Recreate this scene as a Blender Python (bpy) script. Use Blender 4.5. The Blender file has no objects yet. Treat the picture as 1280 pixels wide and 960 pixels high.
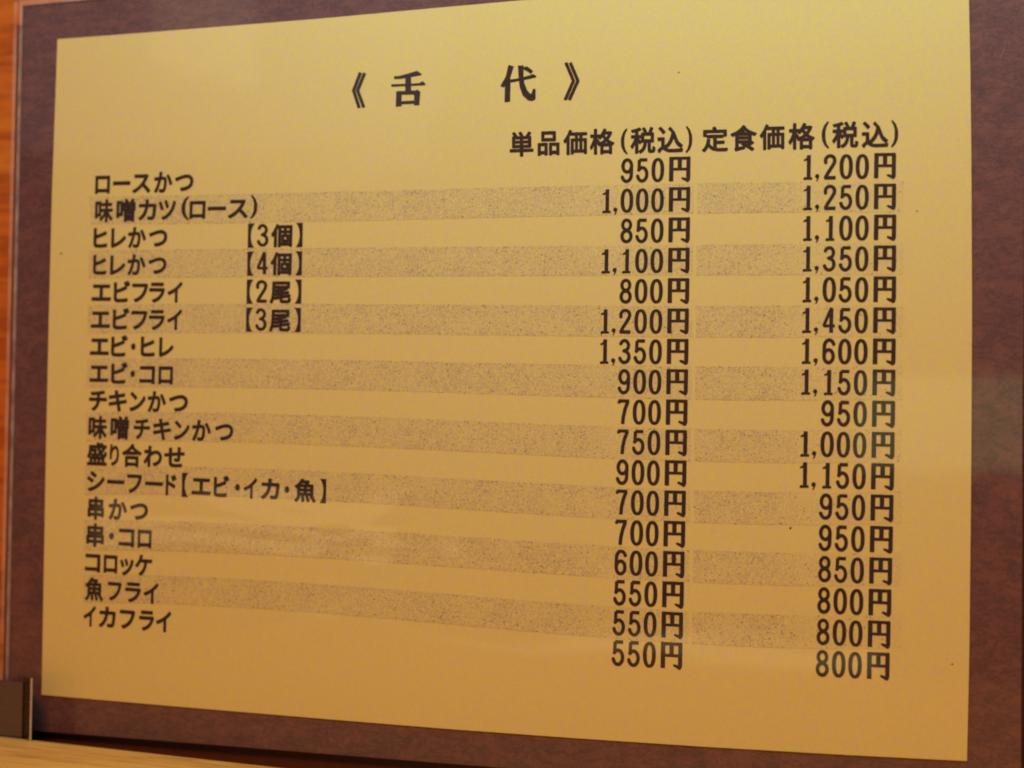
import bpy, bmesh, math, random
import numpy as np
from mathutils import Vector, Matrix, Euler
from mathutils.geometry import delaunay_2d_cdt

S = bpy.context.scene
COL = S.collection
random.seed(7)

# ------------------------------------------------------------------ camera
CAM_LOC = Vector((0.29405, -0.58356, -0.0284))
CAM_ROT = Euler((1.60522, -0.014, 0.4446), 'XYZ')
FPX = 2801.8                                   # focal length in pixels of a 1280 px wide frame
cd = bpy.data.cameras.new('camera')
cd.sensor_width = 36.0
cd.lens = FPX / 1280 * 36
cd.clip_start, cd.clip_end = 0.01, 50
cd.dof.use_dof = True
cd.dof.focus_distance = 0.63
cd.dof.aperture_fstop = 14
cam = bpy.data.objects.new('camera', cd)
cam.location, cam.rotation_euler = CAM_LOC, CAM_ROT
COL.objects.link(cam)
S.camera = cam

# ------------------------------------------------------------------ world, lamps, exposure
W = bpy.data.worlds.new('World')
S.world = W
W.use_nodes = True
bg = W.node_tree.nodes['Background']
bg.inputs['Color'].default_value = (1.0, 0.55, 0.32, 1)
bg.inputs['Strength'].default_value = 0.035

def lamp(name, loc, aim, size, power, colour, size_y=None):
    d = bpy.data.lights.new(name, 'AREA')
    d.energy, d.color, d.size = power, colour, size
    if size_y:
        d.shape, d.size_y = 'RECTANGLE', size_y
    o = bpy.data.objects.new(name, d)
    o.location = loc
    o.rotation_euler = (Vector(aim) - Vector(loc)).to_track_quat('-Z', 'Y').to_euler()
    COL.objects.link(o)
    return o
lamp('ceiling_lamp', (0.12, -0.88, 0.72), (0, 0, 0), 0.35, 7.4, (1.0, 0.328, 0.010))
lamp('shelf_lamp', (0.08, -0.165, 0.268), (0.04, 0, 0.06), 0.44, 0.75, (0.44, 0.97, 1.10), 0.07)
# unseen lamps added at mirrored spots to make the soft reflections in the film
lamp('reflection_lamp', (-0.10, -1.0, 0.004), (0.157, 0, -0.013), 0.16, 0.034, (0.8, 1.0, 0.45), 0.068)
lamp('reflection_lamp', (-0.754, -1.0, 0.34), (-0.09, 0, 0.10), 0.085, 0.016, (1.0, 0.8, 0.45), 0.075)
lamp('reflection_lamp', (-0.90, -1.1, 0.50), (-0.09, 0, 0.10), 0.60, 0.34, (0.9, 0.80, 0.88), 0.50)  # added panel standing in for a pale room wall mirrored in the film
lamp('reflection_lamp', (-0.52, -1.0, -0.184), (-0.03, 0, -0.085), 0.70, 0.10, (1.0, 0.78, 0.38), 0.032)
lamp('reflection_lamp', (-0.84, -1.0, -0.198), (-0.12, 0, -0.085), 0.09, 0.04, (1.0, 0.80, 0.42), 0.06)
lamp('reflection_lamp', (-0.68, -1.0, -0.085), (-0.07, 0, -0.06), 0.30, 0.034, (1.0, 0.78, 0.40), 0.035)

S.view_settings.view_transform = 'Standard'
S.view_settings.look = 'None'
S.view_settings.exposure = 0
S.view_settings.gamma = 1
S.cycles.filter_width = 1.9
S.cycles.max_bounces = 6
S.cycles.caustics_reflective = False
S.cycles.caustics_refractive = False

# ------------------------------------------------------------------ helpers
CM = CAM_ROT.to_matrix()
def at(u, v, y=0.0):
    """the point of the plane at depth y that the photo shows at pixel (u, v)"""
    d = CM @ Vector(((u - 640) / FPX, (480 - v) / FPX, -1))
    return CAM_LOC + d * ((y - CAM_LOC.y) / d.y)

def mesh_obj(name, verts, faces, mat, parent=None, smooth=False):
    me = bpy.data.meshes.new(name)
    me.from_pydata([tuple(v) for v in verts], [], faces)
    me.materials.append(mat)
    if smooth:
        for p in me.polygons:
            p.use_smooth = True
    o = bpy.data.objects.new(name, me)
    COL.objects.link(o)
    if parent:
        o.parent = parent
        o.matrix_parent_inverse = Matrix.Translation(parent.location).inverted()
    return o

def bm_obj(name, bm, mat, parent=None, bevel=0, smooth=False):
    if bevel:
        bmesh.ops.bevel(bm, geom=bm.edges[:], offset=bevel, segments=3, profile=0.6, affect='EDGES')
    bmesh.ops.recalc_face_normals(bm, faces=bm.faces[:])
    me = bpy.data.meshes.new(name)
    bm.to_mesh(me); bm.free()
    me.materials.append(mat)
    if smooth:
        for p in me.polygons:
            p.use_smooth = True
    o = bpy.data.objects.new(name, me)
    COL.objects.link(o)
    if parent:
        o.parent = parent
        o.matrix_parent_inverse = Matrix.Translation(parent.location).inverted()
    return o

def box_bm(x0, x1, y0, y1, z0, z1):
    bm = bmesh.new()
    bmesh.ops.create_cube(bm, size=1)
    for v in bm.verts:
        v.co = Vector(((x0 + x1) / 2 + v.co.x * (x1 - x0), (y0 + y1) / 2 + v.co.y * (y1 - y0), (z0 + z1) / 2 + v.co.z * (z1 - z0)))
    return bm

def thing(name, label, cat, loc, group=None):
    o = bpy.data.objects.new(name, None)
    o.empty_display_size = 0.02
    o.location = loc
    COL.objects.link(o)
    tag(o, label, cat, group)
    return o

def tag(o, label, cat, group=None, kind=None):
    if label: o['label'] = label
    if cat: o['category'] = cat
    if group: o['group'] = group
    if kind: o['kind'] = kind
    return o

# ------------------------------------------------------------------ materials
class NT:
    def __init__(self, name):
        self.m = bpy.data.materials.new(name)
        self.m.use_nodes = True
        self.t = self.m.node_tree
        self.b = self.t.nodes['Principled BSDF']
        self.out = self.t.nodes['Material Output']
        self.pos = self.n('ShaderNodeNewGeometry').outputs['Position']
    def n(self, typ, **kw):
        nd = self.t.nodes.new(typ)
        for k, v in kw.items():
            if k.startswith('_'):
                setattr(nd, k[1:], v)
            else:
                nd.inputs[k].default_value = v
        return nd
    def l(self, a, b):
        self.t.links.new(a, b)
        return b
    def scaled(self, sx, sy, sz, rot=(0, 0, 0)):
        mp = self.n('ShaderNodeMapping')
        mp.inputs['Scale'].default_value = (sx, sy, sz)
        mp.inputs['Rotation'].default_value = rot
        self.l(self.pos, mp.inputs['Vector'])
        return mp.outputs['Vector']
    def noise(self, vec, scale, detail=3, rough=0.55, dist=0.0):
        nd = self.n('ShaderNodeTexNoise', Scale=scale, Detail=detail, Roughness=rough, Distortion=dist)
        self.l(vec, nd.inputs['Vector'])
        return nd.outputs['Fac']
    def ramp(self, fac, stops):
        nd = self.n('ShaderNodeValToRGB')
        e = nd.color_ramp.elements
        while len(e) < len(stops): e.new(0.5)
        for i, (p, c) in enumerate(stops):
            e[i].position = p
            e[i].color = (c, c, c, 1) if isinstance(c, (int, float)) else tuple(c) + (1,)
        self.l(fac, nd.inputs['Fac'])
        return nd.outputs['Color']
    def math(self, op, a, b=None):
        nd = self.n('ShaderNodeMath', _operation=op)
        for i, x in enumerate((a, b)):
            if x is None: continue
            if isinstance(x, (int, float)): nd.inputs[i].default_value = x
            else: self.l(x, nd.inputs[i])
        return nd.outputs[0]
    def mix(self, fac, a, b, blend='MIX'):
        nd = self.n('ShaderNodeMix', _data_type='RGBA', _blend_type=blend)
        for s, x in ((nd.inputs[0], fac), (nd.inputs[6], a), (nd.inputs[7], b)):
            if isinstance(x, (int, float)): s.default_value = x
            elif isinstance(x, tuple): s.default_value = x + (1,)
            else: self.l(x, s)
        return nd.outputs[2]
    def film(self, strength=1.0):
        """the clear film pressed on the page: a gently rippled clear coat"""
        b = self.b
        b.inputs['Coat Weight'].default_value = 1.0
        b.inputs['Coat IOR'].default_value = 1.45
        b.inputs['Coat Roughness'].default_value = 0.045
        wide = self.noise(self.scaled(11, 11, 26, (0, -0.10, 0)), 1.0, 1.2, 0.4, 0.9)
        fine = self.noise(self.scaled(60, 60, 110), 1.0, 2, 0.5)
        # the film lies tight on the page and lifts in ripples towards the lower left
        far = self.n('ShaderNodeVectorMath', _operation='DISTANCE')
        self.l(self.pos, far.inputs[0]); far.inputs[1].default_value = (-0.06, 0, -0.05)
        loose = self.ramp(far.outputs['Value'], [(0.02, 1.0), (0.15, 0.10)])
        h = self.math('ADD', self.math('MULTIPLY', wide, loose), self.math('MULTIPLY', fine, 0.012))
        bp = self.n('ShaderNodeBump', Strength=strength, Distance=0.0011)
        self.l(h, bp.inputs['Height'])
        self.l(bp.outputs['Normal'], b.inputs['Coat Normal'])

def paper_colour(t):
    blot = t.noise(t.scaled(1, 1, 1), 420, 3, 0.6)
    soft = t.noise(t.scaled(1, 1, 1), 60, 3, 0.6)
    fib = t.noise(t.scaled(1, 1, 1), 1900, 2, 0.6)
    c = t.mix(t.ramp(blot, [(0.32, 0), (0.68, 1)]), (0.760, 0.635, 0.315), (0.765, 0.695, 0.200))
    c = t.mix(t.ramp(soft, [(0.3, 0.0), (0.7, 0.35)]), c, (0.765, 0.675, 0.265))
    c = t.mix(t.ramp(fib, [(0.3, 0.22), (0.62, 0.0)]), c, (0.56, 0.46, 0.30))
    return c

def make_paper():
    t = NT('cream_paper')
    t.l(paper_colour(t), t.b.inputs['Base Color'])
    t.b.inputs['Roughness'].default_value = 0.75
    t.b.inputs['Specular IOR Level'].default_value = 0.2
    t.film()
    return t.m

def make_ink():
    t = NT('toner_ink')
    a = t.noise(t.scaled(1, 1, 1), 1500, 3, 0.7)
    t.l(t.mix(t.ramp(a, [(0.35, 0), (0.7, 1)]), (0.028, 0.018, 0.020), (0.060, 0.036, 0.034)), t.b.inputs['Base Color'])
    t.b.inputs['Roughness'].default_value = 0.6
    t.b.inputs['Specular IOR Level'].default_value = 0.2
    t.film()
    return t.m

def make_band():
    """copier toner tint: a faint pinkish grey with dark specks, denser at the edges of each strip (UV v)"""
    t = NT('speckled_toner_tint')
    uv = t.n('ShaderNodeUVMap').outputs['UV']
    sep = t.n('ShaderNodeSeparateXYZ'); t.l(uv, sep.inputs[0])
    v = sep.outputs['Y']
    edge = t.ramp(t.math('ABSOLUTE', t.math('SUBTRACT', v, 0.5)), [(0.36, 0.0), (0.47, 1.0)])
    # the toner ran thinner under the printed prices
    worn = t.ramp(sep.outputs['X'], [(0.07, 0.75), (0.12, 1.0), (0.565, 1.0), (0.60, 0.68), (0.672, 0.68), (0.685, 1.0), (0.755, 1.0), (0.79, 0.42), (0.88, 0.42)])
    patch = t.ramp(t.noise(t.scaled(1, 1, 1.4), 95, 4, 0.65), [(0.33, 0.0), (0.7, 1.0)])
    grain = t.noise(t.scaled(1, 1, 1), 1900, 3, 0.7)
    tint = t.ramp(grain, [(0.30, 0.80), (0.60, 0.05)])
    tint = t.math('MULTIPLY', tint, t.math('ADD', 0.52, t.math('MULTIPLY', patch, 0.55)))
    tint = t.math('MULTIPLY', tint, worn)
    c = t.mix(tint, paper_colour(t), (0.40, 0.305, 0.255))
    vor = t.n('ShaderNodeTexVoronoi', Scale=2500.0)
    t.l(t.scaled(1, 1, 1), vor.inputs['Vector'])
    sc = t.n('ShaderNodeSeparateColor'); t.l(vor.outputs['Color'], sc.inputs[0])
    dens = t.math('MULTIPLY', worn, t.math('ADD', 0.05, t.math('ADD', t.math('MULTIPLY', patch, 0.17), t.math('MULTIPLY', edge, 0.22))))
    pick = t.math('LESS_THAN', sc.outputs[0], dens)
    size = t.math('LESS_THAN', vor.outputs['Distance'], t.math('ADD', 0.14, t.math('MULTIPLY', sc.outputs[1], 0.50)))
    speck = t.math('MULTIPLY', t.math('MULTIPLY', pick, size), 0.68)
    c = t.mix(speck, c, (0.14, 0.090, 0.085))
    t.l(c, t.b.inputs['Base Color'])
    t.b.inputs['Roughness'].default_value = 0.7
    t.b.inputs['Specular IOR Level'].default_value = 0.2
    # frayed strip edges
    fray = t.noise(t.scaled(1, 1, 1), 700, 3, 0.7)
    lim = t.math('ADD', 0.44, t.math('MULTIPLY', fray, 0.11))
    al = t.math('LESS_THAN', t.math('ABSOLUTE', t.math('SUBTRACT', v, 0.5)), lim)
    t.l(al, t.b.inputs['Alpha'])
    t.film()
    return t.m

def make_leather():
    t = NT('purple_brown_leatherette')
    cloud = t.noise(t.scaled(110, 110, 170), 1.0, 6, 0.75, 0.3)
    vein = t.noise(t.scaled(95, 95, 240, (0, 0.3, 0)), 1.0, 6, 0.75, 0.5)
    grain = t.noise(t.scaled(1, 1, 1), 1100, 3, 0.65)
    c = t.mix(t.ramp(cloud, [(0.32, 0), (0.68, 1)]), (0.115, 0.048, 0.062), (0.210, 0.085, 0.074))
    c = t.mix(t.ramp(vein, [(0.440, 0.0), (0.485, 0.60), (0.530, 0.0)]), c, (0.045, 0.022, 0.036))
    c = t.mix(t.ramp(grain, [(0.35, 0.35), (0.6, 0.0)]), c, (0.070, 0.032, 0.042))
    c = t.mix(t.ramp(grain, [(0.55, 0.0), (0.75, 0.25)]), c, (0.18, 0.080, 0.070))
    t.l(c, t.b.inputs['Base Color'])
    t.b.inputs['Roughness'].default_value = 0.6
    t.film()
    return t.m

def make_edge_leather():
    t = NT('dark_leatherette_edge')
    g = t.noise(t.scaled(1, 1, 1), 500, 3, 0.6)
    t.l(t.mix(g, (0.10, 0.036, 0.030), (0.14, 0.052, 0.042)), t.b.inputs['Base Color'])
    t.b.inputs['Roughness'].default_value = 0.55
    return t.m

def make_film_rim():
    t = NT('clear_film_rim')
    t.b.inputs['Base Color'].default_value = (0.68, 0.58, 0.56, 1)
    t.b.inputs['Roughness'].default_value = 0.12
    t.b.inputs['IOR'].default_value = 1.5
    n = t.noise(t.scaled(1, 1, 1), 130, 3, 0.6)
    t.l(t.ramp(n, [(0.35, 0.10), (0.7, 0.40)]), t.b.inputs['Alpha'])
    return t.m

def make_wood(name, base, dark, light, axis_scale, freq, rot=(0, 0, 0), contrast=0.5, rough=0.45):
    t = NT(name)
    v = t.scaled(*axis_scale, rot)
    rings = t.noise(v, freq, 4, 0.6, 0.9)
    fine = t.noise(v, freq * 6, 4, 0.65, 0.3)
    c = t.mix(t.ramp(rings, [(0.34, 0), (0.66, 1)]), base, light)
    c = t.mix(t.ramp(rings, [(0.40, 0.0), (0.46, contrast), (0.50, 0.0)]), c, dark)
    c = t.mix(t.ramp(fine, [(0.30, contrast), (0.50, 0.0)]), c, dark)
    t.l(c, t.b.inputs['Base Color'])
    t.b.inputs['Roughness'].default_value = rough
    bp = t.n('ShaderNodeBump', Strength=0.2, Distance=0.0004)
    t.l(fine, bp.inputs['Height']); t.l(bp.outputs['Normal'], t.b.inputs['Normal'])
    return t.m

def make_steel(name='brushed_steel', brush=900, lo=(0.16, 0.12, 0.125), hi=(0.21, 0.165, 0.17)):
    t = NT(name)
    g = t.noise(t.scaled(40, 40, brush), 1.0, 3, 0.6)
    t.l(t.mix(g, lo, hi), t.b.inputs['Base Color'])
    t.b.inputs['Metallic'].default_value = 0.75
    t.l(t.ramp(g, [(0.3, 0.20), (0.7, 0.32)]), t.b.inputs['Roughness'])
    return t.m

SHADED = make_steel('shaded_steel', 60, (0.06, 0.04, 0.04), (0.10, 0.07, 0.065))  # same steel darkened: shade on the flange side is put into the colour
GLINT = make_steel('glint_steel', 20, (0.75, 0.72, 0.66), (0.85, 0.82, 0.76))  # same steel made pale: light caught by the edge is put into the colour
PAPER, INK, BAND, LEATHER = make_paper(), make_ink(), make_band(), make_leather()
EDGE, RIM, STEEL = make_edge_leather(), make_film_rim(), make_steel()
PINE = make_wood('pale_pine', (0.84, 0.47, 0.105), (0.26, 0.10, 0.020), (0.88, 0.54, 0.140), (3, 26, 60), 1.6, (0, 0, 0), 0.35)
REDWOOD = make_wood('orange_varnished_wood', (0.60, 0.140, 0.012), (0.25, 0.045, 0.007), (0.76, 0.25, 0.032), (5, 5, 60), 1.0, (0, 0.12, 0), 0.45, 0.4)

# ------------------------------------------------------------------ setting: wood behind, shelf, ledge
bm = box_bm(-0.75, 0.65, 0.07, 0.09, -0.17, 0.55)
o = bm_obj('wooden_wall', bm, REDWOOD, bevel=0.001)
tag(o, 'orange varnished wooden wall with horizontal grain behind the left edge of the menu', 'wall')

bm = box_bm(-0.75, 0.65, -0.004, 0.069, -0.145, -0.1255)
o = bm_obj('shelf', bm, EDGE, bevel=0.0008)
tag(o, 'dark strip of shelf under the foot of the menu', 'shelf')

bm = box_bm(-0.55, 0.60, -0.40, -0.008, -0.022, 0.0)
tilt = Matrix.Translation((-0.1587, 0, -0.1178)) @ Matrix.Rotation(math.radians(1.36), 4, 'Y') @ Matrix.Translation((0.1587, 0, 0))
bmesh.ops.transform(bm, matrix=tilt, verts=bm.verts[:])
o = bm_obj('wooden_ledge', bm, PINE, bevel=0.0012)
tag(o, 'pale pine ledge with dark grain streaks along the bottom, in front of the menu', 'ledge')

# ------------------------------------------------------------------ menu cover
X0, X1, Z0, Z1 = -0.1625, 0.1632, -0.1166, 0.1175
cover = thing('menu_cover', 'purple brown leatherette menu cover with clear film rim standing behind the cream sheet', 'menu cover', (0, 0.003, -0.1255))
bm = box_bm(X0, X1, 0.0, 0.0026, Z0, Z1)
bm_obj('front_board', bm, LEATHER, cover, bevel=0.0003)
bm = box_bm(-0.1668, 0.169, 0.0032, 0.0056, -0.1252, 0.1118)
bm_obj('back_board', bm, EDGE, cover, bevel=0.0003)
# clear pocket film: welded rim that stands out past the boards
def strip(name, x0, x1, z0, z1, y, th=0.0003):
    return bm_obj(name, box_bm(x0, x1, y, y + th, z0, z1), RIM, cover)
strip('film_rim', X0 - 0.0003, X0 + 0.0009, Z0, Z1 + 0.0012, -0.0008)
strip('film_rim', X0 + 0.0009, X1, Z1 - 0.0006, Z1 + 0.0012, -0.0008)
strip('film_rim', -0.1684, -0.1672, -0.118, 0.1195, 0.0034)

# ------------------------------------------------------------------ steel bracket at the lower left
br = thing('metal_bracket', 'small grey steel bracket with a glint coloured into its front edge on the ledge at the lower left corner', 'bracket', (-0.158, -0.009, -0.119))
bm = box_bm(-0.200, -0.1511, -0.0068, -0.0058, -0.124, -0.1003)
bm_obj('back_plate', bm, STEEL, br, bevel=0.0002)
ang = math.atan2(-0.0055, 0.0071)
turn = Matrix.Translation((-0.1511, -0.0061, 0)) @ Matrix.Rotation(ang, 4, 'Z')
bm = box_bm(0, 0.0086, -0.0002, 0.0002, -0.124, -0.0988)
bmesh.ops.transform(bm, matrix=turn, verts=bm.verts[:])
bm_obj('side_flange', bm, SHADED, br)
bm = box_bm(0.0087, 0.0090, -0.0003, 0.0003, -0.124, -0.0984)
bmesh.ops.transform(bm, matrix=turn, verts=bm.verts[:])
bm_obj('edge_glint', bm, GLINT, br, bevel=0.0001)  # thin strip added to carry the painted glint

# ------------------------------------------------------------------ the printed sheet
YP = -0.0003                                    # front of the paper
YB, YI = YP - 0.00004, YP - 0.00008             # tint, ink
sheet = thing('menu_sheet', 'cream printed Japanese price list held under film on the purple brown cover', 'menu sheet', (0, YP, -0.105))
outline = [(71.8, 49), (150, 43.2), (260, 34.6), (400, 23.3), (520, 12.2), (640, 1.4), (900, -21), (1211 - 1.2, -45),
           (1211.2, 0), (1213, 90), (1214.2, 200), (1215, 380), (1214.4, 540), (1213.5, 640), (1211.6, 820), (1208.7, 951.3),
           (1060, 943.8), (880, 933.4), (715, 922.4), (560, 911.2), (430, 900.6), (250, 885.6), (130, 875.2), (52, 868.5),
           (54.6, 720), (57.5, 560), (61.0, 400), (65.0, 240), (68.6, 140)]
pts = [at(u, v, YP) for u, v in outline]
n = len(pts)
bk = [p + Vector((0, 0.00025, 0)) for p in pts]
mesh_obj('paper', pts + bk, [tuple(range(n - 1, -1, -1)), tuple(range(n, 2 * n))] + [(i, (i + 1) % n, n + (i + 1) % n, n + i) for i in range(n)], PAPER, sheet)

# tinted strips behind every second row: edges measured at x = 110, 420, 740, 1128
BANDS = [
    (112.0, (246.6, 240.8, 232.8, 227.6), (279.4, 275.8, 268.4, 264.6)),
    (111.0, (313.8, 310.8, 308.2, 304.4), (346.8, 345.0, 343.6, 342.4)),
    (109.5, (382.2, 381.0, 383.0, 381.4), (416.0, 416.0, 419.6, 419.8)),
    (108.5, (449.2, 451.0, 457.0, 458.4), (483.6, 486.0, 495.6, 498.0)),
    (107.5, (516.5, 520.8, 533.4, 536.6), (551.0, 556.2, 571.2, 576.0)),
    (106.0, (583.6, 591.0, 608.6, 614.6), (617.6, 625.6, 646.2, 652.8)),
    (105.0, (651.0, 662.0, 682.0, 692.6), (687.0, 698.0, 720.0, 731.0)),
    (104.0, (719.0, 732.6, 757.6, 769.6), (752.6, 767.0, 795.2, 808.8)),
]
BX = (110, 420, 740, 1128)
def lag(vals, x):
    r = 0
    for i, a in enumerate(BX):
        w = vals[i]
        for j, b in enumerate(BX):
            if j != i: w *= (x - b) / (a - b)
        r += w
    return r
for k, (xl, top, bot) in enumerate(BANDS):
    bm = bmesh.new()
    uvl = bm.loops.layers.uv.new('UVMap')
    xr = 1129.5 - 0.55 * k
    for a, b in ((xl, 867 - 0.9 * k), (871.5 - 0.9 * k, 1117 - 0.55 * k), (1119.5 - 0.55 * k, xr)):
        m = max(1, int((b - a) / 24))
        prev = None
        for i in range(m + 1):
            x = a + (b - a) * i / m
            pr = (bm.verts.new(at(x, lag(bot, x) + 1.2, YB)), bm.verts.new(at(x, lag(top, x) - 1.2, YB)))
            if prev:
                f = bm.faces.new((prev[0], pr[0], pr[1], prev[1]))
                for lp, vv, uu in zip(f.loops, (0, 0, 1, 1), (px_, x, x, px_)):
                    lp[uvl].uv = (uu / 1280, vv)
            prev, px_ = pr, x
    bm_obj('tint_strip', bm, BAND, sheet)

# ------------------------------------------------------------------ lettering
def union(polys):
    """2D union of overlapping convex or simple polygons -> verts, faces"""
    vs, es, keep = [], [], []
    for p in polys:
        if abs(sum(p[i][0] * p[(i + 1) % len(p)][1] - p[(i + 1) % len(p)][0] * p[i][1] for i in range(len(p)))) < 1e-7:
            continue
        b = len(vs)
        vs += [Vector(q) for q in p]
        es += [(b + i, b + (i + 1) % len(p)) for i in range(len(p))]
        keep.append(np.array(p, float))
    ov, oe, of, _a, _b, _c = delaunay_2d_cdt(vs, es, [], 0, 1e-5)
    V = np.array([tuple(v) for v in ov])
    T = np.array([f for f in of if len(f) == 3])
    C = V[T].mean(axis=1)
    inside = np.zeros(len(C), bool)
    for p in keep:
        q = np.roll(p, -1, axis=0)
        odd = np.zeros(len(C), bool)
        for (x0, y0), (x1, y1) in zip(p, q):
            if y0 == y1: continue
            odd ^= ((y0 > C[:, 1]) != (y1 > C[:, 1])) & (C[:, 0] < (x1 - x0) * (C[:, 1] - y0) / (y1 - y0) + x0)
        inside |= odd
    return [tuple(v) for v in V], [tuple(int(i) for i in t) for t in T[inside]]

BOLD = 1.0
def stroke(pts, w, cap='flat', seg=10):
    """polygons of a polyline of width w (number or one per point)"""
    ws = [x * BOLD for x in w] if isinstance(w, (list, tuple)) else [w * BOLD] * len(pts)
    out = []
    for i in range(len(pts) - 1):
        (x0, y0), (x1, y1) = pts[i], pts[i + 1]
        L = math.hypot(x1 - x0, y1 - y0) or 1e-6
        nx, ny = -(y1 - y0) / L, (x1 - x0) / L
        a, b = ws[i] / 2, ws[i + 1] / 2
        out.append([(x0 + nx * a, y0 + ny * a), (x0 - nx * a, y0 - ny * a), (x1 - nx * b, y1 - ny * b), (x1 + nx * b, y1 + ny * b)])
    rng = range(len(pts)) if cap == 'round' else range(1, len(pts) - 1)
    for i in rng:
        x, y = pts[i]
        out.append([(x + ws[i] / 2 * math.cos(2 * math.pi * (k + 0.37) / seg), y + ws[i] / 2 * math.sin(2 * math.pi * (k + 0.37) / seg)) for k in range(seg)])
    return out

def arc(cx, cy, rx, ry, a0, a1, n=12, e=1.0):
    r = []
    for i in range(n + 1):
        t = math.radians(a0 + (a1 - a0) * i / n)
        c, s = math.cos(t), math.sin(t)
        r.append((cx + rx * math.copysign(abs(c) ** e, c), cy + ry * math.copysign(abs(s) ** e, s)))
    return r

# digits drawn in a cell 14.8 wide and 30.3 high, y up, origin at the bottom left of the ink
D = {}
def digit_polys(ch):
    V, Hh = 3.7, 3.2
    if ch == '0':
        p = arc(7.4, 15.15, 5.6, 13.5, 0, 360, 26, 0.86)
        w = [Hh + (V + 0.3 - Hh) * abs(math.cos(math.radians(360 * i / 26))) for i in range(27)]
        return stroke(p, w, 'round')
    if ch == '1':
        return (stroke([(8.6, 1.0), (8.6, 30.0)], 3.9) + [[(2.6, 24.6), (2.6, 22.6), (7.5, 23.4), (8.6, 30.0), (6.8, 30.0), (5.4, 26.0)]]
                + stroke([(4.1, 1.25), (13.0, 1.25)], 2.5) + stroke([(4.1, 1.0), (5.0, 1.4)], 3.0, 'round'))
    if ch == '2':
        return stroke([(2.0, 20.6), (1.9, 22.6)] + arc(7.3, 23.0, 5.5, 5.8, 175, -20, 12) + [(11.6, 18.8), (9.3, 14.8), (5.0, 8.0), (2.2, 2.6)], 3.6, 'round') + stroke([(0.8, 1.9), (14.2, 1.9)], 3.8)
    if ch == '3':
        return stroke(arc(7.0, 22.6, 5.0, 6.1, 160, -62, 12) + [(6.4, 15.9)], 3.5, 'round') + stroke([(6.4, 15.9)] + arc(7.0, 8.6, 5.7, 7.0, 70, -165, 14), 3.6, 'round')
    if ch == '4':
        return stroke([(9.6, 29.2), (1.6, 9.4)], 3.2, 'round') + stroke([(1.0, 8.6), (14.6, 8.6)], 3.2) + stroke([(10.2, 30.0), (10.2, 0.2)], 3.9)
    if ch == '5':
        return stroke([(3.2, 28.4), (13.2, 28.4)], 3.5) + stroke([(3.4, 28.6), (2.8, 15.2)], [3.6, 3.2]) + stroke([(2.8, 15.6)] + arc(7.0, 10.1, 5.8, 8.5, 140, -165, 17), 3.6, 'round')
    if ch == '6':
        return stroke(arc(7.5, 9.3, 5.4, 7.7, 0, 360, 22), 3.6, 'round') + stroke([(2.1, 9.5), (2.2, 16.0)] + arc(8.0, 20.2, 5.8, 8.6, 165, 25, 12), 3.6, 'round')
    if ch == '7':
        return stroke([(0.8, 28.5), (14.0, 28.5)], 3.4) + stroke([(1.5, 28.8), (1.5, 25.2)], 3.0) + stroke([(12.4, 28.0), (9.0, 18.5), (7.0, 9.0), (6.3, 0.2)], 3.7)
    if ch == '8':
        return stroke(arc(7.4, 22.6, 4.9, 6.2, 0, 360, 20), 3.4, 'round') + stroke(arc(7.4, 8.5, 5.6, 6.9, 0, 360, 22), 3.6, 'round')
    if ch == '9':
        return stroke(arc(7.3, 21.0, 5.4, 7.7, 0, 360, 22), 3.6, 'round') + stroke([(12.7, 20.8), (12.6, 14.3)] + arc(6.8, 10.1, 5.8, 8.6, -15, -160, 12), 3.6, 'round')
    if ch == ',':
        return stroke(arc(2.4, 4.0, 0.9, 1.2, 0, 360, 8) , 2.9, 'round') + [[(3.9, 5.2), (4.7, 4.0), (3.6, -0.6), (1.6, -2.6), (1.0, -2.0), (2.2, 0.6)]]
    if ch == '円':   # 26.7 wide, 31 high
        return (stroke([(2.5, 0.2), (2.5, 31.0)], 4.6) + stroke([(0.8, 29.4), (26.0, 29.4)], 3.2) + stroke([(24.0, 28.0), (24.0, 3.6), (23.2, 1.6)], 4.3, 'round')
                + [[(22.6, 31.0), (24.2, 31.8), (26.7, 30.4), (26.2, 28.0), (22.0, 28.0)]]
                + stroke([(23.6, 2.0), (21.8, 2.0), (16.8, 4.0)], [3.8, 3.4, 2.4], 'round') + stroke([(13.1, 30.0), (13.1, 16.0)], 4.5) + stroke([(4.0, 15.6), (24.0, 15.6)], 2.9))
    if ch == '(':
        return stroke([(6.4, 33.0), (3.4, 28.0), (1.7, 21.5), (1.5, 16.0), (2.0, 10.0), (3.9, 4.4), (6.8, 0.4)], [2.0, 2.8, 3.4, 3.6, 3.4, 2.8, 2.0], 'round')
    if ch == ')':
        return stroke([(1.0, 33.0), (4.0, 28.0), (5.7, 21.5), (5.9, 16.0), (5.4, 10.0), (3.5, 4.4), (0.6, 0.4)], [2.0, 2.8, 3.4, 3.6, 3.4, 2.8, 2.0], 'round')
    if ch == '【':
        return [[(0, 30), (8.4, 30), (6.4, 27.2), (4.9, 23.6), (4.0, 19.4), (3.7, 15), (4.0, 10.6), (4.9, 6.4), (6.4, 2.8), (8.4, 0), (0, 0)]]
    if ch == '】':
        return [[(8.4 - x, y) for x, y in digit_polys('【')[0]]]
def own(ch):
    if ch not in D:
        global BOLD
        BOLD = 1.2
        D[ch] = union(digit_polys(ch))
        BOLD = 1.0
    return D[ch]

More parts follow.
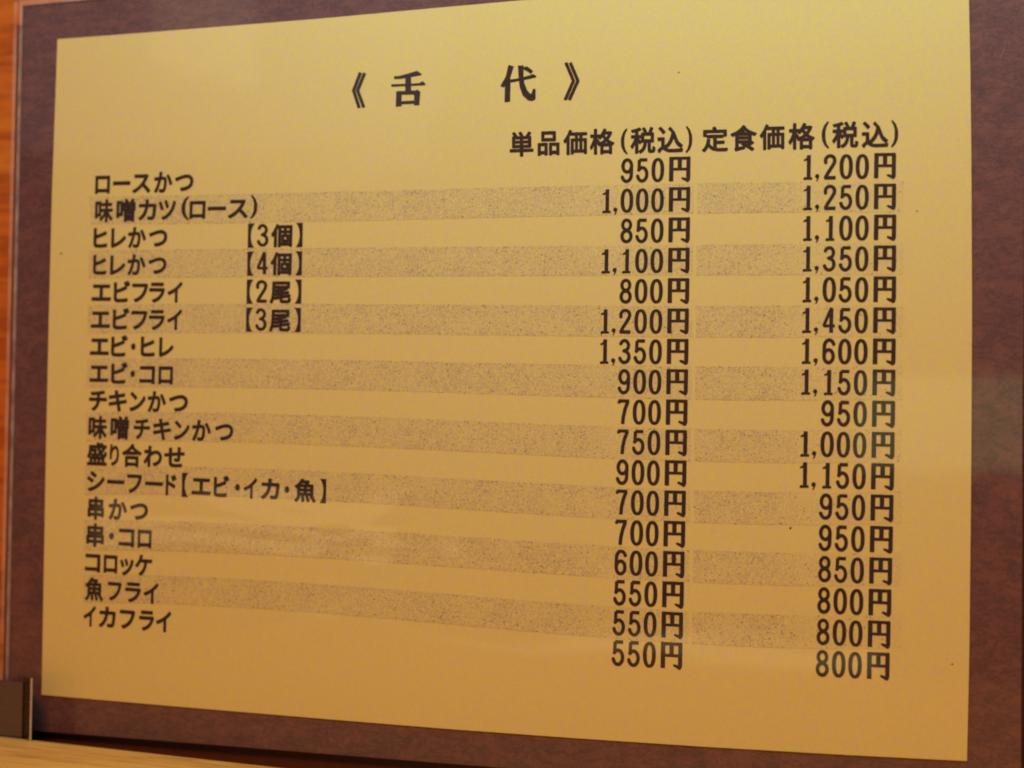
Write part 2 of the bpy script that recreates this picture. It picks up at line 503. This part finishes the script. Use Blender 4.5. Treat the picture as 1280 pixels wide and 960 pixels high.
# everything else comes from Blender's built-in font, emboldened like the toner print
F = {}
def font_glyph(ch, off=0.038):
    """outline of the regular face, thickened by a stroke along its edges and merged"""
    key = (ch, off)
    if key not in F:
        c = bpy.data.curves.new('glyph', 'FONT')
        c.body, c.size, c.resolution_u = ch, 1.0, 4
        tmp = bpy.data.objects.new('glyph', c)
        COL.objects.link(tmp)
        me = bpy.data.meshes.new_from_object(tmp.evaluated_get(bpy.context.evaluated_depsgraph_get()))
        vs = [(v.co.x, v.co.y) for v in me.vertices]
        polys, count = [], {}
        for p in me.polygons:
            polys.append([vs[i] for i in p.vertices])
            for e in p.edge_keys:
                count[e] = count.get(e, 0) + 1
        for (i, j), n_ in count.items():
            if n_ == 1 and vs[i] != vs[j]:
                polys += stroke([vs[i], vs[j]], 2 * off, 'round', 8)
        F[key] = union(polys)
        bpy.data.objects.remove(tmp); bpy.data.curves.remove(c); bpy.data.meshes.remove(me)
    return F[key]

class Run:
    """one printed run of characters; glyph corners are given where the photo shows them, then laid on the page"""
    def __init__(self): self.v, self.f = [], []
    def add(self, g, fx):
        b = len(self.v)
        self.v += [at(*fx(x, y), YI) for x, y in g[0]]
        self.f += [tuple(b + i for i in f) for f in g[1]]
    def build(self, name, label=None):
        bm = bmesh.new()
        vs = [bm.verts.new(p) for p in self.v]
        for f in self.f:
            try: bm.faces.new([vs[i] for i in f])
            except ValueError: pass
        for f in bm.faces:
            f.normal_update()
            if f.normal.y > 0: f.normal_flip()
        me = bpy.data.meshes.new(name)
        bm.to_mesh(me); bm.free()
        me.materials.append(INK)
        o = bpy.data.objects.new(name, me)
        COL.objects.link(o)
        o.parent = sheet
        o.matrix_parent_inverse = Matrix.Translation(sheet.location).inverted()
        if label: o['label'] = label
        return o

def bbox(g):
    xs = [p[0] for p in g[0]]; ys = [p[1] for p in g[0]]
    return min(xs), max(xs), min(ys), max(ys)

# title: drawn stroke by stroke
def eighth(ox, oy, polys):
    g = union(polys + [q for p in polys for q in stroke(list(p) + [p[0]], 5.5, 'round', 8)])
    return ([(ox + x / 8.0, oy + y / 8.0) for x, y in g[0]], g[1])
flat = lambda x, y: (x, y)
def title_piece(name, *polys):
    run = Run()
    run.add(eighth(*polys), flat)
    run.build(name)
title_piece('title_bracket', 430, 70, stroke([(164, 168), (96, 345), (151, 516)], 28) + stroke([(206, 172), (136, 345), (197, 512)], 28))
title_piece('title_character', 430, 70, [
    [(500, 205), (505, 230), (560, 226), (690, 205), (774, 188), (768, 176), (730, 150), (640, 178), (560, 200)],
    [(475, 285), (475, 305), (810, 290), (812, 278), (785, 253), (756, 272), (690, 278)],
    [(615, 200), (668, 192), (668, 370), (615, 370)],
    [(525, 355), (573, 358), (573, 500), (520, 504)],
    [(525, 355), (715, 346), (732, 338), (764, 362), (745, 382), (530, 386)],
    [(703, 360), (760, 362), (750, 490), (703, 492)],
    [(550, 455), (722, 446), (722, 474), (550, 482)]])
title_piece('title_character', 600, 70, [
    [(285, 92), (335, 105), (300, 215), (236, 312), (206, 300), (262, 200)],
    [(252, 235), (304, 225), (298, 454), (248, 460)],
    [(290, 240), (400, 222), (520, 188), (530, 182), (560, 200), (558, 212), (430, 240), (290, 266)],
    [(382, 98), (434, 95), (432, 190), (440, 270), (470, 345), (500, 378), (515, 380), (532, 328), (553, 332), (553, 430), (522, 448), (480, 440), (430, 395), (400, 315), (388, 220)],
    [(440, 112), (470, 106), (528, 150), (508, 178), (480, 155), (440, 134)]])
title_piece('title_bracket', 600, 70, stroke([(859, 68), (935, 248), (851, 438)], 28) + stroke([(903, 68), (979, 248), (893, 438)], 28))

# column headings: ink boxes of each character (x0, x1, y top, y bottom)
def boxed(run, ch, x0, x1, yt, yb, slope=0.0, off=0.032):
    g = own(ch) if ch in '()【】円0123456789,' else font_glyph(ch, off)
    a, b, c, d = bbox(g)
    xm = (x0 + x1) / 2
    run.add(g, lambda x, y: (x0 + (x - a) / (b - a) * (x1 - x0),
                             yb - (y - c) / (d - c) * (yb - yt) + slope * (x0 + (x - a) / (b - a) * (x1 - x0) - xm)))
run = Run()
for ch, x0, x1, yt, yb in (('単', 637, 667, 164.4, 196), ('品', 672, 699.4, 163.9, 194.6), ('価', 704, 734, 162.2, 193.6), ('格', 737, 768, 160.6, 193.2),
                           ('(', 776, 784.6, 160.6, 193.2), ('税', 788, 819.4, 158.8, 192), ('込', 821.6, 854, 158.0, 191), (')', 857, 865.4, 157.4, 191)):
    boxed(run, ch, x0, x1, yt, yb, -0.03)
run.build('column_heading')
run = Run()
for ch, x0, x1, yt, yb in (('定', 877.3, 910, 158.2, 190), ('食', 913, 946, 156.2, 189), ('価', 949.5, 980.7, 155, 187.4), ('格', 985.4, 1018.4, 153.6, 187),
                           ('(', 1027, 1036.4, 151.8, 185.8), ('税', 1040, 1073, 151.8, 185.2), ('込', 1077, 1110.6, 151.6, 184.6), (')', 1113.8, 1122.8, 150, 184)):
    boxed(run, ch, x0, x1, yt, yb, -0.025)
run.build('column_heading')

# dish names: x spans in quarter pixels from x = 100
NAMES = [
    ('ロースかつ', [(76, 150), (165, 252), (262, 353), (370, 462), (475, 568)]),
    ('味噌カツ(ロース)', [(75, 165), (182, 278), (292, 382), (392, 480), (505, 545), (547, 628), (638, 730), (740, 840), (850, 886)]),
    ('ヒレかつ', [(67, 137), (155, 230), (240, 330), (345, 437)]),
    ('ヒレかつ', [(65, 133), (150, 227), (237, 328), (342, 433)]),
    ('エビフライ', [(58, 155), (168, 250), (260, 340), (345, 425), (438, 512)]),
    ('エビフライ', [(54, 150), (163, 246), (256, 337), (344, 424), (436, 510)]),
    ('エビ・ヒレ', [(50, 145), (155, 238), (255, 278), (303, 375), (395, 468)]),
    ('エビ・コロ', [(48, 142), (155, 238), (252, 275), (297, 375), (392, 465)]),
    ('チキンかつ', [(45, 135), (143, 235), (248, 328), (338, 430), (445, 540)]),
    ('味噌チキンかつ', [(42, 135), (152, 245), (268, 350), (365, 455), (470, 548), (560, 655), (675, 767)]),
    ('盛り合わせ', [(35, 135), (148, 195), (210, 308), (318, 410), (420, 523)]),
    ('シーフード【エビ・イカ・魚】', [(35, 123), (135, 222), (235, 310), (325, 415), (428, 482), (508, 541), (558, 655), (668, 745), (775, 800), (818, 885), (905, 998), (1022, 1047), (1072, 1180), (1197, 1230)]),
    ('串かつ', [(38, 120), (143, 235), (250, 340)]),
    ('串・コロ', [(32, 120), (145, 170), (193, 272), (288, 358)]),
    ('コロッケ', [(25, 102), (118, 187), (200, 268), (275, 360)]),
    ('魚フライ', [(25, 117), (138, 208), (225, 305), (318, 392)]),
    ('イカフライ', [(18, 78), (95, 178), (198, 275), (295, 370), (380, 455)]),
]
QTY = {2: '3個', 3: '4個', 4: '2尾', 5: '3尾'}
EM = 29.6
def name_base(i, x):
    return 243.75 + 33.73 * i - 2.4 + (-0.026 + 0.0064 * i) * (x - 112)
def lay_name(run, i, ch, x0, x1):
    if ch in '【】()':
        g = own(ch)
        a, b, c, d = bbox(g)
        hgt, low = (30.4, 3.6) if ch in '【】' else (30.0, 2.6)
        run.add(g, lambda x, y: (x0 + (x - a) / (b - a) * (x1 - x0) + 0.02 * (y - c),
                                 name_base(i, x0 + (x - a) / (b - a) * (x1 - x0)) + low - (y - c) / (d - c) * hgt))
        return
    if ch.isdigit():
        g = own(ch)
        run.add(g, lambda x, y: (x0 + (x - 0.8) / 13.4 * (x1 - x0), name_base(i, x0) + 1.9 - y / 30.3 * 27.6))
        return
    g = font_glyph(ch)
    a, b, c, d = bbox(g)
    run.add(g, lambda x, y: (x0 + (x - a) / (b - a) * (x1 - x0) + 0.03 * EM * (y - 0.38),
                             name_base(i, x0 + (x - a) / (b - a) * (x1 - x0)) - y * EM))
for i, (txt, spans) in enumerate(NAMES):
    run = Run()
    for ch, (a, b) in zip(txt, spans):
        lay_name(run, i, ch, 100 + a / 4, 100 + b / 4)
    run.build('dish_name')
for i, txt in QTY.items():
    run = Run()
    dx = -3.0 * (i - 2) / 4
    for ch, (a, b) in zip('【' + txt + '】', [(838, 872), (890, 940), (955, 1062), (1078, 1112)]):
        lay_name(run, i, ch, 100 + a / 4 + dx, 100 + b / 4 + dx)
    run.build('portion_note')

# prices
SINGLE = '950 1,000 850 1,100 800 1,200 1,350 900 700 750 900 700 700 600 550 550 550'.split()
SET = '1,200 1,250 1,100 1,350 1,050 1,450 1,600 1,150 950 1,000 1,150 950 950 850 800 800 800'.split()
def q3(v0, v7, v16, i):                        # quadratic through rows 0, 7 and 16
    return v0 * (i - 7) * (i - 16) / 112 + v7 * i * (i - 16) / -63 + v16 * i * (i - 7) / 144
def lay_price(txt, i, left, right, bottom, hgt, pitch, slope, comma=6.6):
    run = Run()
    lean = 0.018
    def put(ch, ox, sx, sy, dy=0.0):
        run.add(own(ch), lambda x, y: (ox + x * sx + lean * y * sy, bottom + dy + slope * (ox + x * sx - left) - y * sy))
    k = (right - left) / 26.7
    put('円', left, k, hgt / 31.0)
    x = left - 14.3 * pitch / 19.1             # centre of the last digit
    sd = pitch / 19.1
    hd = hgt / 31.0
    for ch in reversed(txt):
        if ch == ',':
            put(',', x + pitch - 10.0 * sd - comma * sd, sd, hd, 0.3)
            x -= comma * sd
        else:
            put(ch, x - 7.4 * sd, sd, hd, 0.2)
            x -= pitch
    run.build('price')
for i in range(17):
    lay_price(SINGLE[i], i, q3(836.3, 832.9, 825.9, i), q3(862.8, 859.8, 852.6, i), 227.0 + 38.0 * i, 30.6 + 0.12 * i, 19.1 + 0.02 * i, -0.018 + 0.0047 * i)
for i in range(17):
    lay_price(SET[i], i, q3(1092.6, 1090.5, 1083.7, i), q3(1119.7, 1119.0, 1111.7, i), q3(223.2, 494.4, 848.4, i), 31.6 + 0.11 * i, 20.1 + 0.02 * i, -0.012 + 0.0042 * i, 7.5)

# small marks: toner specks on the paper, a pale hair caught in the film
for u, v, r in ((848.5, 90.5, 1.3), (988, 660, 1.6), (1190.5, 830, 1.3), (76.5, 317, 1.2), (1146, 264, 1.0)):
    run = Run()
    g = union([[(r * random.uniform(0.6, 1.2) * math.cos(k), r * random.uniform(0.6, 1.3) * math.sin(k)) for k in (0, 1, 2, 3, 4, 5.2)]])
    run.add(g, lambda x, y: (u + x, v + y))
    run.build('toner_speck')
hair = [at(u, v, -0.0009) for u, v in ((1250.5, 72), (1253, 65), (1256, 57), (1258, 51), (1261, 48))]
w = 0.00011
mesh_obj('hair', [p + Vector((-w, 0, -w * 0.4)) for p in hair] + [p + Vector((w, -0.0001, w * 0.4)) for p in hair],
         [(i, i + 1, 6 + i, 5 + i) for i in range(4)], RIM, cover)
